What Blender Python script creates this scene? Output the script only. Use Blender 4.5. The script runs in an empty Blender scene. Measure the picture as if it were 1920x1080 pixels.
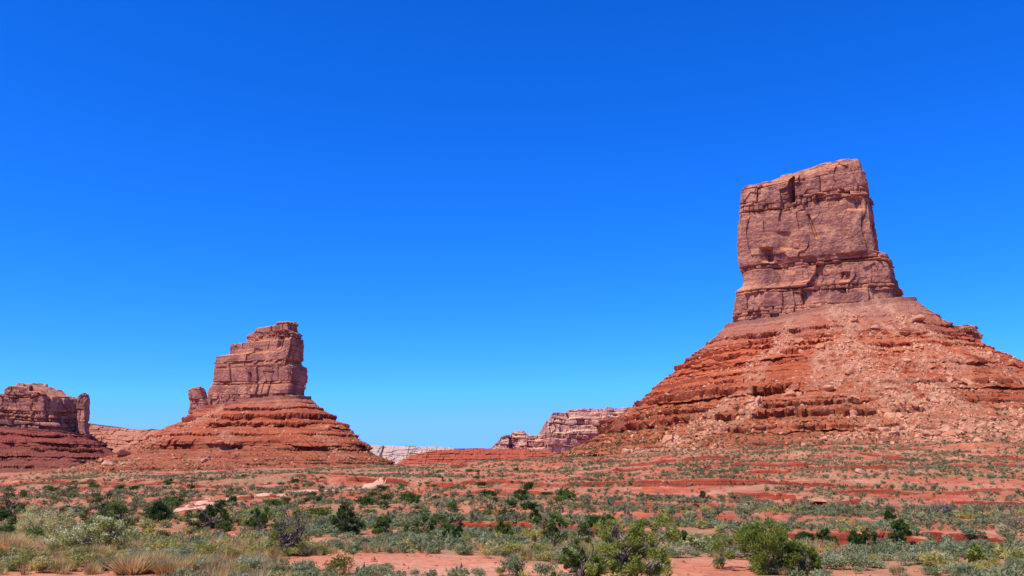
import bpy, math, numpy as np
from mathutils import Vector
rng = np.random.default_rng(11)
SC = bpy.context.scene
COL = SC.collection
PI = math.pi

# ------------------------------------------------------------------ camera model
F = 1663.0; HZ = 893.0; CZ = 3.0
PIT = math.atan((HZ-540)/F); cP, sP = math.cos(PIT), math.sin(PIT)
def at(px, py, Y):
    dx = (px-960)/F; dy = (540-py)/F
    dY = cP-dy*sP; dZ = sP+dy*cP; t = Y/dY
    return dx*t, Y, CZ+dZ*t
def proj(V):
    zc = V[..., 2]-CZ; f = V[..., 1]*cP+zc*sP; u = -V[..., 1]*sP+zc*cP
    return 960+F*V[..., 0]/f, 540-F*u/f

# ------------------------------------------------------------------ noise
def hsh(ix, iy, iz, seed=0):
    ix = np.asarray(ix).astype(np.int64); iy = np.asarray(iy).astype(np.int64); iz = np.asarray(iz).astype(np.int64)
    n = (ix*374761393 + iy*668265263 + iz*1274126177 + seed*974711) & 0xFFFFFFFF
    n = n ^ (n >> 15); n = (n*2246822519) & 0xFFFFFFFF
    n = n ^ (n >> 13); n = (n*3266489917) & 0xFFFFFFFF
    n = n ^ (n >> 16)
    return n/4294967296.0
def vn(x, y, z=0.0, seed=0):
    x, y, z = np.broadcast_arrays(np.asarray(x, float), np.asarray(y, float), np.asarray(z, float))
    x0 = np.floor(x); y0 = np.floor(y); z0 = np.floor(z)
    fx = x-x0; fy = y-y0; fz = z-z0
    fx = fx*fx*(3-2*fx); fy = fy*fy*(3-2*fy); fz = fz*fz*(3-2*fz)
    flat = (z.size == 0) or (not np.any(fz))
    r = 0
    for a in (0, 1):
        for b in (0, 1):
            for c in ((0,) if flat else (0, 1)):
                w = (fx if a else 1-fx)*(fy if b else 1-fy)*(fz if c else 1-fz)
                r = r+w*hsh(x0+a, y0+b, z0+c, seed)
    return r*2-1
def fbm(x, y, z=0.0, o=4, seed=0):
    r = 0; a = 1.0; t = 0
    for i in range(o):
        zz = np.asarray(z)*2**i+(i*5.7 if np.ndim(z) else float(i*5))
        r = r+a*vn(x*2**i+i*17.3, y*2**i+i*9.1, zz, seed+i)
        t += a; a *= .5
    return r/t*1.5
def sst(a, b, x):
    t = np.clip((x-a)/(b-a), 0, 1); return t*t*(3-2*t)

# ------------------------------------------------------------------ mesh helpers
def raw_mesh(name, V, Fc, attrs=None, smooth=False):
    V = np.ascontiguousarray(V, dtype=np.float32).reshape(-1, 3); Fc = np.ascontiguousarray(Fc, dtype=np.int32)
    k = Fc.shape[1]; me = bpy.data.meshes.new(name)
    me.vertices.add(len(V)); me.vertices.foreach_set('co', V.ravel())
    me.loops.add(Fc.size); me.loops.foreach_set('vertex_index', Fc.ravel())
    me.polygons.add(len(Fc)); me.polygons.foreach_set('loop_start', np.arange(0, Fc.size, k, dtype=np.int32))
    me.polygons.foreach_set('use_smooth', np.full(len(Fc), smooth))
    if attrs:
        for n_, a in attrs.items():
            at_ = me.attributes.new(n_, 'FLOAT', 'POINT'); at_.data.foreach_set('value', np.ascontiguousarray(a, dtype=np.float32).ravel())
    me.update(calc_edges=True)
    return me
def grid_faces(n, m, wrap=False):
    i = np.arange(n-1)[:, None]; j = np.arange(m if wrap else m-1)[None, :]; j2 = (j+1) % m
    return np.stack([i*m+j, i*m+j2, (i+1)*m+j2, (i+1)*m+j], -1).reshape(-1, 4)
def link(name, me, mat, parent=None, loc=None):
    o = bpy.data.objects.new(name, me); COL.objects.link(o)
    if mat and not me.materials: me.materials.append(mat)
    if parent: o.parent = parent
    if loc is not None: o.location = loc
    return o
def empty(name, loc):
    o = bpy.data.objects.new(name, None); COL.objects.link(o); o.location = loc; o.empty_display_size = .5; return o
def tag(o, label=None, cat=None, group=None, kind=None):
    if label: o['label'] = label
    if cat: o['category'] = cat
    if group: o['group'] = group
    if kind: o['kind'] = kind
    return o

# ------------------------------------------------------------------ materials
def S(r, g, b, k=1.0):
    f = lambda c: ((c/255+.055)/1.055)**2.4 if c/255 > .04045 else c/255/12.92
    return (f(r)*k, f(g)*k, f(b)*k, 1.0)
class M:
    def __init__(s, name):
        s.m = bpy.data.materials.new(name); s.m.use_nodes = True; s.t = s.m.node_tree
        s.b = s.t.nodes['Principled BSDF']; s.b.inputs['Roughness'].default_value = .95
        s.b.inputs['Specular IOR Level'].default_value = .12
        g = s.t.nodes.new('ShaderNodeNewGeometry'); s.pos = g.outputs['Position']; s.nor = g.outputs['Normal']
        x = s.t.nodes.new('ShaderNodeSeparateXYZ'); s.t.links.new(s.pos, x.inputs[0]); s.x, s.y, s.z = x.outputs
        x2 = s.t.nodes.new('ShaderNodeSeparateXYZ'); s.t.links.new(s.nor, x2.inputs[0]); s.nz = x2.outputs[2]
    def put(s, v, sock):
        if isinstance(v, bpy.types.NodeSocket): s.t.links.new(v, sock)
        else: sock.default_value = v
    def math(s, op, a, b=0.0, clamp=False):
        n = s.t.nodes.new('ShaderNodeMath'); n.operation = op; n.use_clamp = clamp
        s.put(a, n.inputs[0]); s.put(b, n.inputs[1]); return n.outputs[0]
    def vec(s, a, b, c):
        n = s.t.nodes.new('ShaderNodeCombineXYZ'); s.put(a, n.inputs[0]); s.put(b, n.inputs[1]); s.put(c, n.inputs[2]); return n.outputs[0]
    def scl(s, v, k):
        n = s.t.nodes.new('ShaderNodeVectorMath'); n.operation = 'MULTIPLY'; s.put(v, n.inputs[0]); n.inputs[1].default_value = k; return n.outputs[0]
    def noise(s, v, sc=1.0, det=4, ro=.6, dist=0):
        n = s.t.nodes.new('ShaderNodeTexNoise'); s.put(v, n.inputs['Vector']); n.inputs['Scale'].default_value = sc
        n.inputs['Detail'].default_value = det; n.inputs['Roughness'].default_value = ro; n.inputs['Distortion'].default_value = dist
        return n.outputs[0]
    def ramp(s, f, st, interp='LINEAR'):
        n = s.t.nodes.new('ShaderNodeValToRGB'); s.put(f, n.inputs[0]); e = n.color_ramp.elements; n.color_ramp.interpolation = interp
        while len(e) < len(st): e.new(.5)
        for q, (p, c) in zip(e, st): q.position = p; q.color = c
        return n.outputs[0]
    def rng(s, f, a, b, c=0.0, d=1.0):
        n = s.t.nodes.new('ShaderNodeMapRange'); s.put(f, n.inputs[0])
        for i, v in enumerate((a, b, c, d)): n.inputs[i+1].default_value = v
        return n.outputs[0]
    def mix(s, f, a, b, mode='MIX'):
        n = s.t.nodes.new('ShaderNodeMix'); n.data_type = 'RGBA'; n.blend_type = mode
        s.put(f, n.inputs[0]); s.put(a, n.inputs[6]); s.put(b, n.inputs[7]); return n.outputs[2]
    def attr(s, name):
        n = s.t.nodes.new('ShaderNodeAttribute'); n.attribute_name = name; return n.outputs['Fac']
    def bump(s, h, dist, st=1.0):
        n = s.t.nodes.new('ShaderNodeBump'); s.put(h, n.inputs['Height']); n.inputs['Distance'].default_value = dist
        n.inputs['Strength'].default_value = st; s.t.links.new(n.outputs[0], s.b.inputs['Normal'])
    def done(s, c):
        s.put(c, s.b.inputs['Base Color']); return s.m

def tower_mat(name, stops, varnish, peach, dust, k=1.0, sc=1.0):
    m = M(name)
    w = m.noise(m.pos, .03*sc, 3); zz = m.math('ADD', m.z, m.math('MULTIPLY', w, 6/sc))
    s = m.noise(m.vec(m.math('MULTIPLY', m.x, .008*sc), m.math('MULTIPLY', m.y, .008*sc), m.math('MULTIPLY', zz, .22*sc)), 1, 6, .7)
    c = m.ramp(s, stops)
    st = m.rng(m.noise(m.scl(m.pos, (.16*sc, .16*sc, .035*sc)), 1, 5, .65), .46, .62)
    c = m.mix(m.math('MULTIPLY', st, .8), c, varnish)
    pt = m.rng(m.noise(m.pos, .07*sc, 5, .6, .6), .52, .62)
    c = m.mix(m.math('MULTIPLY', pt, .6), c, peach)
    fl = m.rng(m.nz, .2, .65)
    c = m.mix(m.math('MULTIPLY', fl, .8), c, dust)
    g = m.noise(m.pos, .9*sc, 6, .75)
    c = m.mix(1.0, c, m.ramp(g, [(.25, (.5, .45, .44, 1)), (.5, (.97, .97, .97, 1)), (.75, (1.32, 1.3, 1.26, 1))]), 'MULTIPLY')
    gg = m.noise(m.scl(m.pos, (.6*sc, .6*sc, .8*sc)), 1, 8, .72)
    m.bump(gg, 1.3/sc, 1.0)
    return m.done(c)
T_ST = [(.28, S(122, 68, 58, 1.08)), (.42, S(190, 126, 102, 1.08)), (.5, S(154, 96, 82, 1.08)), (.58, S(210, 142, 108, 1.08)), (.72, S(136, 78, 64, 1.08))]
m_tower = tower_mat('red_sandstone_cliff', T_ST, S(130, 86, 82, 1.03), S(226, 160, 122, 1.03), S(236, 152, 100, .92))
m_towerF = tower_mat('red_sandstone_cliff_far', T_ST, S(124, 82, 84, 1.02), S(210, 146, 120, 1.02), S(222, 150, 110, .88), sc=.6)
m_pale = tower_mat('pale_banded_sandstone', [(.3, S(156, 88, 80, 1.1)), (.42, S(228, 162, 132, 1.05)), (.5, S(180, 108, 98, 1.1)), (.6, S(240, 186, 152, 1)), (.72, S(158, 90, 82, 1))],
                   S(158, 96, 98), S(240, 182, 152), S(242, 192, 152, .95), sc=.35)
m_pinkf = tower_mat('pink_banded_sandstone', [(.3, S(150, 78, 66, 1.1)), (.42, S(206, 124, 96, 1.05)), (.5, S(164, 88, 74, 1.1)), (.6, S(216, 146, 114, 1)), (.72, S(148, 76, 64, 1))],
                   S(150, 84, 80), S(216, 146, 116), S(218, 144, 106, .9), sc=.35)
m_redridge = tower_mat('banded_dark_red_rock', [(.3, S(112, 40, 34, 1)), (.44, S(178, 78, 56, 1)), (.5, S(124, 48, 40, 1)), (.57, S(192, 96, 70, 1)), (.64, S(130, 50, 42, 1)), (.75, S(176, 78, 58, 1))],
                   S(140, 58, 50), S(186, 90, 66), S(202, 104, 72, .85), sc=1.3)
m_farmesa = tower_mat('far_sandstone_painted_haze', [(.3, S(186, 138, 130, 1)), (.45, S(230, 190, 168, 1)), (.6, S(196, 144, 134, 1)), (.75, S(236, 198, 174, 1))],
                   S(188, 144, 142), S(232, 194, 174), S(222, 190, 162, .9), sc=.16)  # distance haze painted into the rock as paler base colours, no haze volume

def talus_mat(name, ztop, zlow, collar, soil, soil2, cliff, cliff2, rub, veg=.9, sc=1.0):
    m = M(name)
    w = m.noise(m.pos, .02*sc, 3); zz = m.math('ADD', m.z, m.math('MULTIPLY', w, 5/sc))
    s = m.noise(m.vec(m.math('MULTIPLY', m.x, .006*sc), m.math('MULTIPLY', m.y, .006*sc), m.math('MULTIPLY', zz, .45*sc)), 1, 7, .78)
    so = m.ramp(m.noise(m.pos, .06*sc, 8, .75), [(.35, soil2), (.6, soil)])
    so = m.mix(m.rng(s, .49, .58, 0, .75), so, cliff2)
    cl = m.ramp(s, [(.35, cliff), (.5, cliff2), (.56, cliff), (.68, cliff2)])
    fl = m.math('ADD', m.nz, m.math('MULTIPLY', m.math('SUBTRACT', m.noise(m.pos, .5*sc, 4), .5), .3))
    c = m.mix(m.rng(fl, .52, .77), cl, so)
    cz = m.math('ADD', m.z, m.math('MULTIPLY', m.math('SUBTRACT', m.noise(m.pos, .05*sc, 6, .7), .5), (ztop-zlow)*.5))
    c = m.mix(m.rng(cz, ztop-(ztop-zlow)*.22, ztop-(ztop-zlow)*.0, 0, .7), c, collar)
    r = m.math('MULTIPLY', m.attr('rubble'), m.rng(m.noise(m.pos, .16*sc, 8, .8), .43, .56))
    c = m.mix(m.math('MULTIPLY', r, .9, True), c, rub)
    sp = m.rng(m.noise(m.pos, .75*sc, 6, .85), .56, .66)
    c = m.mix(m.math('MULTIPLY', sp, .55), c, rub)
    dk = m.rng(m.noise(m.pos, 1.1*sc, 5, .8), .43, .3)
    c = m.mix(m.math('MULTIPLY', dk, .65), c, cliff)
    vz = m.rng(m.z, ztop*.7, zlow, 0, 1)
    v = m.math('MULTIPLY', m.rng(m.noise(m.pos, .38*sc, 5, .8), .49, .57), m.math('MULTIPLY', vz, veg))
    c = m.mix(v, c, S(146, 126, 88, .82))
    m.bump(m.noise(m.pos, .8*sc, 8, .8), 1.5/sc, 1.0)
    return m.done(c)
K = .95
m_talR = talus_mat('red_talus', 88, 8, S(196, 138, 112, K), S(230, 120, 70, K), S(210, 96, 56, K), S(126, 44, 28, K), S(180, 74, 44, K), S(238, 176, 134, K))
m_talL = talus_mat('red_talus_middle', 56, 4, S(190, 130, 104, K), S(220, 116, 72, K), S(200, 92, 58, K), S(122, 46, 32, K), S(172, 74, 48, K), S(224, 162, 124, K), sc=.9)
m_talF = talus_mat('dusky_talus', 60, 3, S(160, 100, 88, K), S(186, 94, 72, K), S(162, 74, 58, K), S(114, 46, 38, K), S(150, 70, 58, K), S(194, 134, 112, K), sc=.6)

def boulder_mat(name, a, b):
    m = M(name); c = m.ramp(m.noise(m.pos, .45, 5, .7), [(.35, a), (.65, b)])
    i = m.t.nodes.new('ShaderNodeObjectInfo'); c = m.mix(m.rng(i.outputs['Random'], 0, 1, 0, .6), c, S(200, 114, 76, .88))
    m.bump(m.noise(m.pos, 1.6, 6, .75), .4, .8); return m.done(c)
m_bould = boulder_mat('fallen_sandstone', S(206, 126, 86, .9), S(240, 182, 138, .9))
m_rock = boulder_mat('near_red_stone', S(176, 92, 60, .8), S(216, 136, 96, .8))

def ground_mat():
    m = M('desert_soil')
    dd = m.math('SQRT', m.math('ADD', m.math('MULTIPLY', m.x, m.x), m.math('MULTIPLY', m.y, m.y)))
    near = m.ramp(m.noise(m.pos, .06, 8, .7), [(.35, S(224, 130, 88, .95)), (.5, S(234, 150, 106, .95)), (.65, S(242, 176, 134, .95))])
    far = m.ramp(m.noise(m.pos, .12, 8, .78), [(.36, S(178, 80, 50, K)), (.5, S(204, 108, 72, K)), (.62, S(222, 150, 112, K))])
    c = m.mix(m.rng(dd, 42, 62), near, far)
    c2 = m.noise(m.pos, 1.8, 8, .78)
    c = m.mix(1.0, c, m.ramp(c2, [(.3, (.56, .5, .48, 1)), (.5, (1, 1, 1, 1)), (.7, (1.2, 1.22, 1.24, 1))]), 'MULTIPLY')
    sp = m.rng(m.noise(m.pos, 3.0, 6, .85), .58, .68)
    c = m.mix(m.math('MULTIPLY', sp, .6), c, S(228, 174, 138, .9))
    s = m.noise(m.vec(m.math('MULTIPLY', m.x, .03), m.math('MULTIPLY', m.y, .03), m.math('MULTIPLY', m.z, 3.5)), 1, 4, .7)
    cl = m.ramp(s, [(.38, S(120, 48, 32, K)), (.6, S(172, 80, 54, K))])
    v = m.rng(m.noise(m.pos, .45, 8, .82), .41, .55)
    v = m.math('MULTIPLY', v, m.attr('herb'))
    c = m.mix(m.math('MULTIPLY', v, .8), c, m.mix(m.rng(m.noise(m.pos, .9, 6, .7), .4, .6), S(134, 130, 88, .88), S(182, 144, 102, .92)))
    lf = m.math('ADD', m.nz, m.math('MULTIPLY', m.math('SUBTRACT', m.noise(m.pos, .5, 6, .8), .5), .4))
    c = m.mix(m.rng(lf, .95, .82), c, cl)
    m.bump(m.noise(m.pos, 2.5, 8, .75), .16, 1.0)
    return m.done(c)
m_ground = ground_mat()
def road_mat():
    m = M('graded_dirt'); c = m.ramp(m.noise(m.pos, .5, 7, .75), [(.3, S(218, 152, 114, .88)), (.7, S(240, 188, 150, .92))])
    m.bump(m.noise(m.pos, 3, 6), .08, .7); return m.done(c)
m_road = road_mat()

def leaf_mat(name, a, b, c3, sc=1.5, trans=.35):
    m = M(name)
    i = m.t.nodes.new('ShaderNodeObjectInfo')
    f = m.math('ADD', m.math('MULTIPLY', m.noise(m.pos, sc, 4, .75), .75), m.math('MULTIPLY', i.outputs['Random'], .25))
    c = m.ramp(f, [(.34, a), (.5, b), (.66, c3)])
    m.b.inputs['Roughness'].default_value = .8
    t = m.t.nodes.new('ShaderNodeBsdfTranslucent'); m.put(c, t.inputs[0])
    mx = m.t.nodes.new('ShaderNodeMixShader'); mx.inputs[0].default_value = trans
    o = m.t.nodes['Material Output']; m.t.links.new(m.b.outputs[0], mx.inputs[1]); m.t.links.new(t.outputs[0], mx.inputs[2]); m.t.links.new(mx.outputs[0], o.inputs[0])
    return m.done(c)
m_sage = leaf_mat('sage_leaves', S(116, 124, 78, 1), S(150, 154, 106, 1), S(188, 182, 134, 1), .5)
m_rabb = leaf_mat('yellow_green_brush', S(118, 118, 48, 1), S(166, 156, 76, 1), S(200, 184, 110, 1), .8)
m_sageF = leaf_mat('scrub_leaves', S(88, 94, 54, 1), S(126, 126, 80, 1), S(168, 154, 108, 1), .12)
m_juni = leaf_mat('juniper_foliage', S(80, 92, 34, 1), S(124, 134, 52, 1), S(168, 168, 78, 1), 2.2)
m_dark = leaf_mat('dark_juniper_foliage', S(50, 72, 28, .95), S(82, 102, 42, 1), S(118, 130, 58, 1), 1.5)
m_pgrn = leaf_mat('pale_shrub_leaves', S(152, 150, 74, 1), S(184, 176, 96, 1), S(206, 196, 126, 1), 2.0)
m_flow = leaf_mat('cream_blossom', S(212, 200, 128, 1), S(226, 214, 148, 1), S(236, 226, 176, 1), 3.0)
m_grass = leaf_mat('straw', S(176, 140, 84, 1), S(210, 176, 118, 1), S(230, 204, 150, 1), 1.5)
def bark_mat():
    m = M('grey_bark'); c = m.ramp(m.noise(m.scl(m.pos, (14, 14, 4)), 1, 4), [(.35, S(96, 80, 66, .9)), (.65, S(160, 140, 120, .9))]); return m.done(c)
m_bark = bark_mat()

# ------------------------------------------------------------------ terrain
RB = (173., 500.); LB = (-179., 620.)
def stair(r, steps, wob, s1, gate, g2):
    z = 0
    for i, (r0, h, w) in enumerate(steps):
        g = np.clip(.2+1.9*(gate*math.cos(i*2.1)+g2*math.sin(i*2.1+.4)), .0, 1)
        rr = r+wob*(.6+.8*((i*.37) % 1))+g2*16*math.sin(i*1.3)+gate*10*math.cos(i*.9)
        z = z+h*((1-g)*sst(r0+w*18, r0-w*18, rr)+g*sst(r0+w, r0-w, rr+3.4*s1))
    return z
def H(x, y):
    x = np.asarray(x, float); y = np.asarray(y, float); d = np.hypot(x, y)
    base = np.interp(d, [0, 30, 45, 60, 120, 300, 600, 1500, 12000], [0, 0, -.2, -.7, -.9, -1., -1., -1, -2])
    wob = fbm(x/45, y/45, 0, 4, 31)*34
    s1 = fbm(x/5, y/5, 0, 4, 77)+(hsh(np.floor(x/2.2+.4*np.sin(y)), np.floor(y/2.2), 0, 5)-.5)*.45
    gate = fbm(x/11, y/18, 0, 3, 41); g2 = fbm(x/16, y/24, 0, 3, 47)
    rb = np.hypot(x-RB[0], y-RB[1]); rl = np.hypot(x-LB[0], y-LB[1])
    zr = stair(rb, [(474, .65, .35), (456, .4, .4), (438, .5, .5), (420, .5, .5), (402, .9, .6), (385, .7, .7), (362, .9, .8), (335, 1.0, 1.0), (305, 1.2, 1.2), (272, 1.1, 1.5), (235, .8, 1.8)], wob*.45, s1, gate, g2)
    zl = stair(rl, [(480, .3, .5), (450, .35, .6), (420, .35, .7), (390, .45, .9), (355, .6, 1.1), (315, .8, 1.3), (275, .8, 1.5), (238, .8, 1.6), (205, .8, 1.8)], wob*.8, s1, gate, g2)
    ar = np.arctan2(np.abs(x-RB[0]), np.maximum(RB[1]-y, 1e-3))
    zr = zr+6.*sst(440, 150, rb)*sst(.85, .3, ar)
    z = base+np.maximum(zr, zl)
    z = z+fbm(x/14, y/14, 0, 4, 5)*(.22*sst(3, 20, d)+.35*sst(70, 150, d))+fbm(x/3, y/3, 0, 3, 6)*(.06+.12*sst(50, 120, d))+fbm(x/50, y/50, 0, 3, 8)*.9*sst(60, 200, d)
    return z
ths = np.concatenate([np.radians(np.linspace(-82, -35, 60, endpoint=False)), np.radians(np.linspace(-35, 35, 820)), np.radians(np.linspace(35, 82, 61)[1:])])
ds = np.concatenate([np.exp(np.linspace(math.log(4), math.log(22), 180, endpoint=False)), np.exp(np.linspace(math.log(22), math.log(460), 780, endpoint=False)), np.exp(np.linspace(math.log(460), math.log(11000), 120))])
D_, T_ = np.meshgrid(ds, ths, indexing='ij')
GX = D_*np.sin(T_); GY = D_*np.cos(T_)-2; GZ = H(GX, GY)

SOIL = [(-4.4, 33.5, 4.6, 3.6), (-4.0, 37.5, 4.4, 1.6), (-1.0, 31.5, 3.2, 2.0), (6.7, 30, 2.0, 4.5), (-14.4, 25.5, 5.2, 4.8), (-21, 36, 3, 3), (11.5, 28.5, 1.2, 2), (16, 46, 5, 2.6), (-10, 47, 4, 2), (27, 52, 6, 3), (4, 46, 3.5, 2), (-26, 55, 6, 3)]
def herb(x, y):
    v = sst(-.35, .4, fbm(x/9, y/9, 0, 4, 55)+.3)
    for (cx, cy, rx, ry) in SOIL:
        q = ((x-cx)/rx)**2+((y-cy)/ry)**2
        v = v*sst(.6, 1.3, q+fbm(x/1.4, y/1.4, 0, 3, 3)*.45)
    d = np.hypot(x, y)
    v = v*(1-.25*sst(52, 64, d+fbm(x/12, y/12, 0, 2, 13)*8)*sst(-.14, .04, x/np.maximum(y, 1)))
    return v
gm = raw_mesh('ground', np.stack([GX, GY, GZ], -1), grid_faces(len(ds), len(ths))[:, ::-1], {'herb': herb(GX, GY)})
tag(link('ground', gm, m_ground), 'red desert soil rising gently in low ledges toward the buttes', 'ground', kind='structure')
def ground_at(px, py, lim=900):
    dd = np.exp(np.linspace(math.log(8), math.log(lim), 3000)); X, Y, Z = at(px, py, dd)
    h = H(X, dd); k = np.argmax(Z < h)
    if not (Z < h).any(): k = len(dd)-1
    return float(X[k]), float(dd[k]), float(h[k])

# ------------------------------------------------------------------ rock builders
def section(a, b, phi, n, ex):
    t = np.linspace(0, 2*PI, 12001)+PI/2
    c, s = np.cos(t), np.sin(t)
    x = a*np.sign(c)*np.abs(c)**(2/ex); y = b*np.sign(s)*np.abs(s)**(2/ex)
    X = x*math.cos(phi)+y*math.sin(phi); Y = -x*math.sin(phi)+y*math.cos(phi)
    L = np.concatenate([[0], np.cumsum(np.hypot(np.diff(X), np.diff(Y)))])
    s_ = np.linspace(0, L[-1], n, endpoint=False)
    X = np.interp(s_, L, X); Y = np.interp(s_, L, Y)
    dx = np.roll(X, -3)-np.roll(X, 3); dy = np.roll(Y, -3)-np.roll(Y, 3); l = np.hypot(dx, dy)
    return X, Y, dy/l, -dx/l, s_, L[-1]
def blocks(s, z, edges, seed, amp, wmin=4., wmax=24., crack=1.0, seam=1.0, meander=.35, slant=.5):
    e = np.sort(np.asarray(edges, float))
    zw = z+fbm(s/45, z/40, 0, 3, seed)*1.5*amp
    k = np.clip(np.searchsorted(e, zw)-1, 0, len(e)-2)
    th = e[k+1]-e[k]; dz = np.minimum(zw-e[k], e[k+1]-zw)
    off = (hsh(k, 0, 0, seed)-.5)*1.8*amp
    wk = np.clip(th*.9, wmin, wmax)*(.7+.6*hsh(k, 1, 0, seed))
    sw = s+fbm(s/14, z/26, k*3.1, 3, seed+3)*wk*.3
    q = sw/wk+hsh(k, 2, 0, seed)*10; j = np.floor(q); dj = np.minimum(q-j, 1-(q-j))*wk
    off = off+(hsh(k, j, 5, seed)-.5)*2.4*amp+(hsh(k, j, 7, seed)-.5)*4.2*amp*(q-j-.5)
    cr = np.exp(-(dj/(.3*amp+.12))**2)*(hsh(k, j, 6, seed)**4)*2.6*amp*crack*sst(-.3, .3, vn(s/9, z/11, 0, seed+71))
    gate = .12+.88*sst(-.15, .4, vn(s/16, k*7.7, 0, seed+2))
    no = np.exp(-(dz/(.3*amp+.08))**2)*(.5+1.1*hsh(k, np.floor(q*1.7), 8, seed))*2.0*amp*gate*seam
    g = np.abs(vn(s/(14*amp)+.08*vn(s/5, z/7, 0, seed+4), z/(150*amp), 0, seed+9)); mc = np.exp(-(g/.018)**2)*sst(.1, .6, vn(s/30, z/18, 2., seed+12))*5.0*amp*crack*meander
    q3 = s/(11*amp)+z/(34*amp)+.5*vn(s/13, z/11, 0, seed+61); f3 = q3-np.floor(q3); sl = f3*(1.6*amp)*sst(-.1, .5, vn(s/26, z/20, 1, seed+63))*slant
    k2 = np.floor(zw/(3.0*amp)+.6*vn(s/18, z/9, 0, seed+14)); j2 = np.floor(s/(3.6*amp)+hsh(k2, 3, 0, seed)*9+.5*vn(s/7, z/6, 0, seed+15))
    sm = (hsh(k2, j2, 9, seed)-.5)*1.3*amp*sst(.1, .65, vn(s/20, z/16, 0, seed+19)+(th < 8*amp)*.5)
    k3 = np.floor(zw/(17*amp)+.6*vn(s/30, z/20, 0, seed+41)); j3 = np.floor(s/(9*amp)+hsh(k3, 4, 0, seed)*9+.5*vn(s/8, z/9, 0, seed+42))
    pl = (hsh(k3, j3, 11, seed) > .6)*(.5+hsh(k3, j3, 12, seed))*1.2*amp
    return off-cr-no-mc+sm-pl+sl+fbm(s/9/amp, z/9/amp, 0, 3, seed+21)*.45*amp+fbm(s/1.9/amp, z/1.9/amp, 0, 3, seed+22)*.25*amp
def tower(name, Y, left, right, top, zb, phi, ratio, cols, rows, edge_rows, seed, mat, parent, org, amp=1., ex=12, crack=1., dscale=1., grow=.1, grooves=(), pf=.9, rag=1., slant=.5):
    cpx = (left[0][0]+right[0][0])/2
    W = lambda P: np.array([[at(px, py, Y)[0], at(px, py, Y)[2]] for px, py in P])
    Lf, Rt, Tp = W(left), W(right), W(top)
    Lf = Lf[np.argsort(Lf[:, 1])]; Rt = Rt[np.argsort(Rt[:, 1])]; Tp = Tp[np.argsort(Tp[:, 0])]
    X, Yy, nx, ny, s_, per = section(1, ratio, phi, cols, ex)
    X0 = X.max(); Px = X/X0; Py = Yy/X0
    hwm = (np.interp(Lf[:, 1].mean(), Rt[:, 1], Rt[:, 0])-Lf[:, 0].mean())/2
    xl1, xr1 = Tp[0, 0], Tp[-1, 0]
    Tz = CZ+(np.interp((xl1+xr1)/2+(xr1-xl1)/2*Px, Tp[:, 0], Tp[:, 1])-CZ)*((Y+hwm*Py*pf)/Y)
    v = np.linspace(0, 1, rows)[:, None]
    z = zb+(Tz[None, :]-zb)*v
    xl = np.interp(z, Lf[:, 1], Lf[:, 0]); xr = np.interp(z, Rt[:, 1], Rt[:, 0])
    x = (xl+xr)/2+(xr-xl)/2*Px; y = Y+hwm*Py*dscale+0*z
    ed = [at(cpx, r, Y)[2] for r in edge_rows]+[zb-5]
    s2 = s_/X0*hwm
    Dp = blocks(np.broadcast_to(s2, z.shape), z+.02*x, ed, seed, amp, crack=crack, slant=slant)
    Dp = Dp-Dp.mean()+grow*amp
    if grooves:
        gx, gy = proj(np.stack([x, y, z], -1)); fr = (ny < -.3)[None, :]
        for (px, r0, r1, w_, dp, lean) in grooves:
            wx = px+(gy-r0)*lean
            Dp = Dp-fr*dp*np.exp(-(np.abs(gx-wx)/w_)**4)*sst(r0-3, r0+1, gy)*sst(r1+4, r1-4, gy)
    rnd = np.clip(1-(v-.99)/.01, 0, 1)**.5
    Dp = Dp-(1-rnd)*.6*amp
    x = x+nx*Dp; y = y+ny*Dp
    xs, ys = x[-1], y[-1]; cx, cy = xs.mean(), ys.mean()
    R = [np.stack([x, y, z], -1)]
    for sc in np.linspace(.97, 0, 26):
        xx = cx+(xs-cx)*sc; yy = cy+(ys-cy)*sc
        zz = CZ+(np.interp(xx, Tp[:, 0], Tp[:, 1])-CZ)*((Y+(yy-Y)*pf)/Y)+(hsh(np.floor(xx/(5*amp)), np.floor(yy/(6*amp)), 0, seed)-.4)*1.8*amp*rag+fbm(xx/4, yy/4, 0, 2, seed)*.6*amp
        R.append(np.stack([xx, yy, zz], -1)[None])
    V = np.concatenate(R, 0); n = V.shape[0]
    me = raw_mesh(name, V-np.array(org), grid_faces(n, cols, True))
    return link(name, me, mat, parent)

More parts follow.
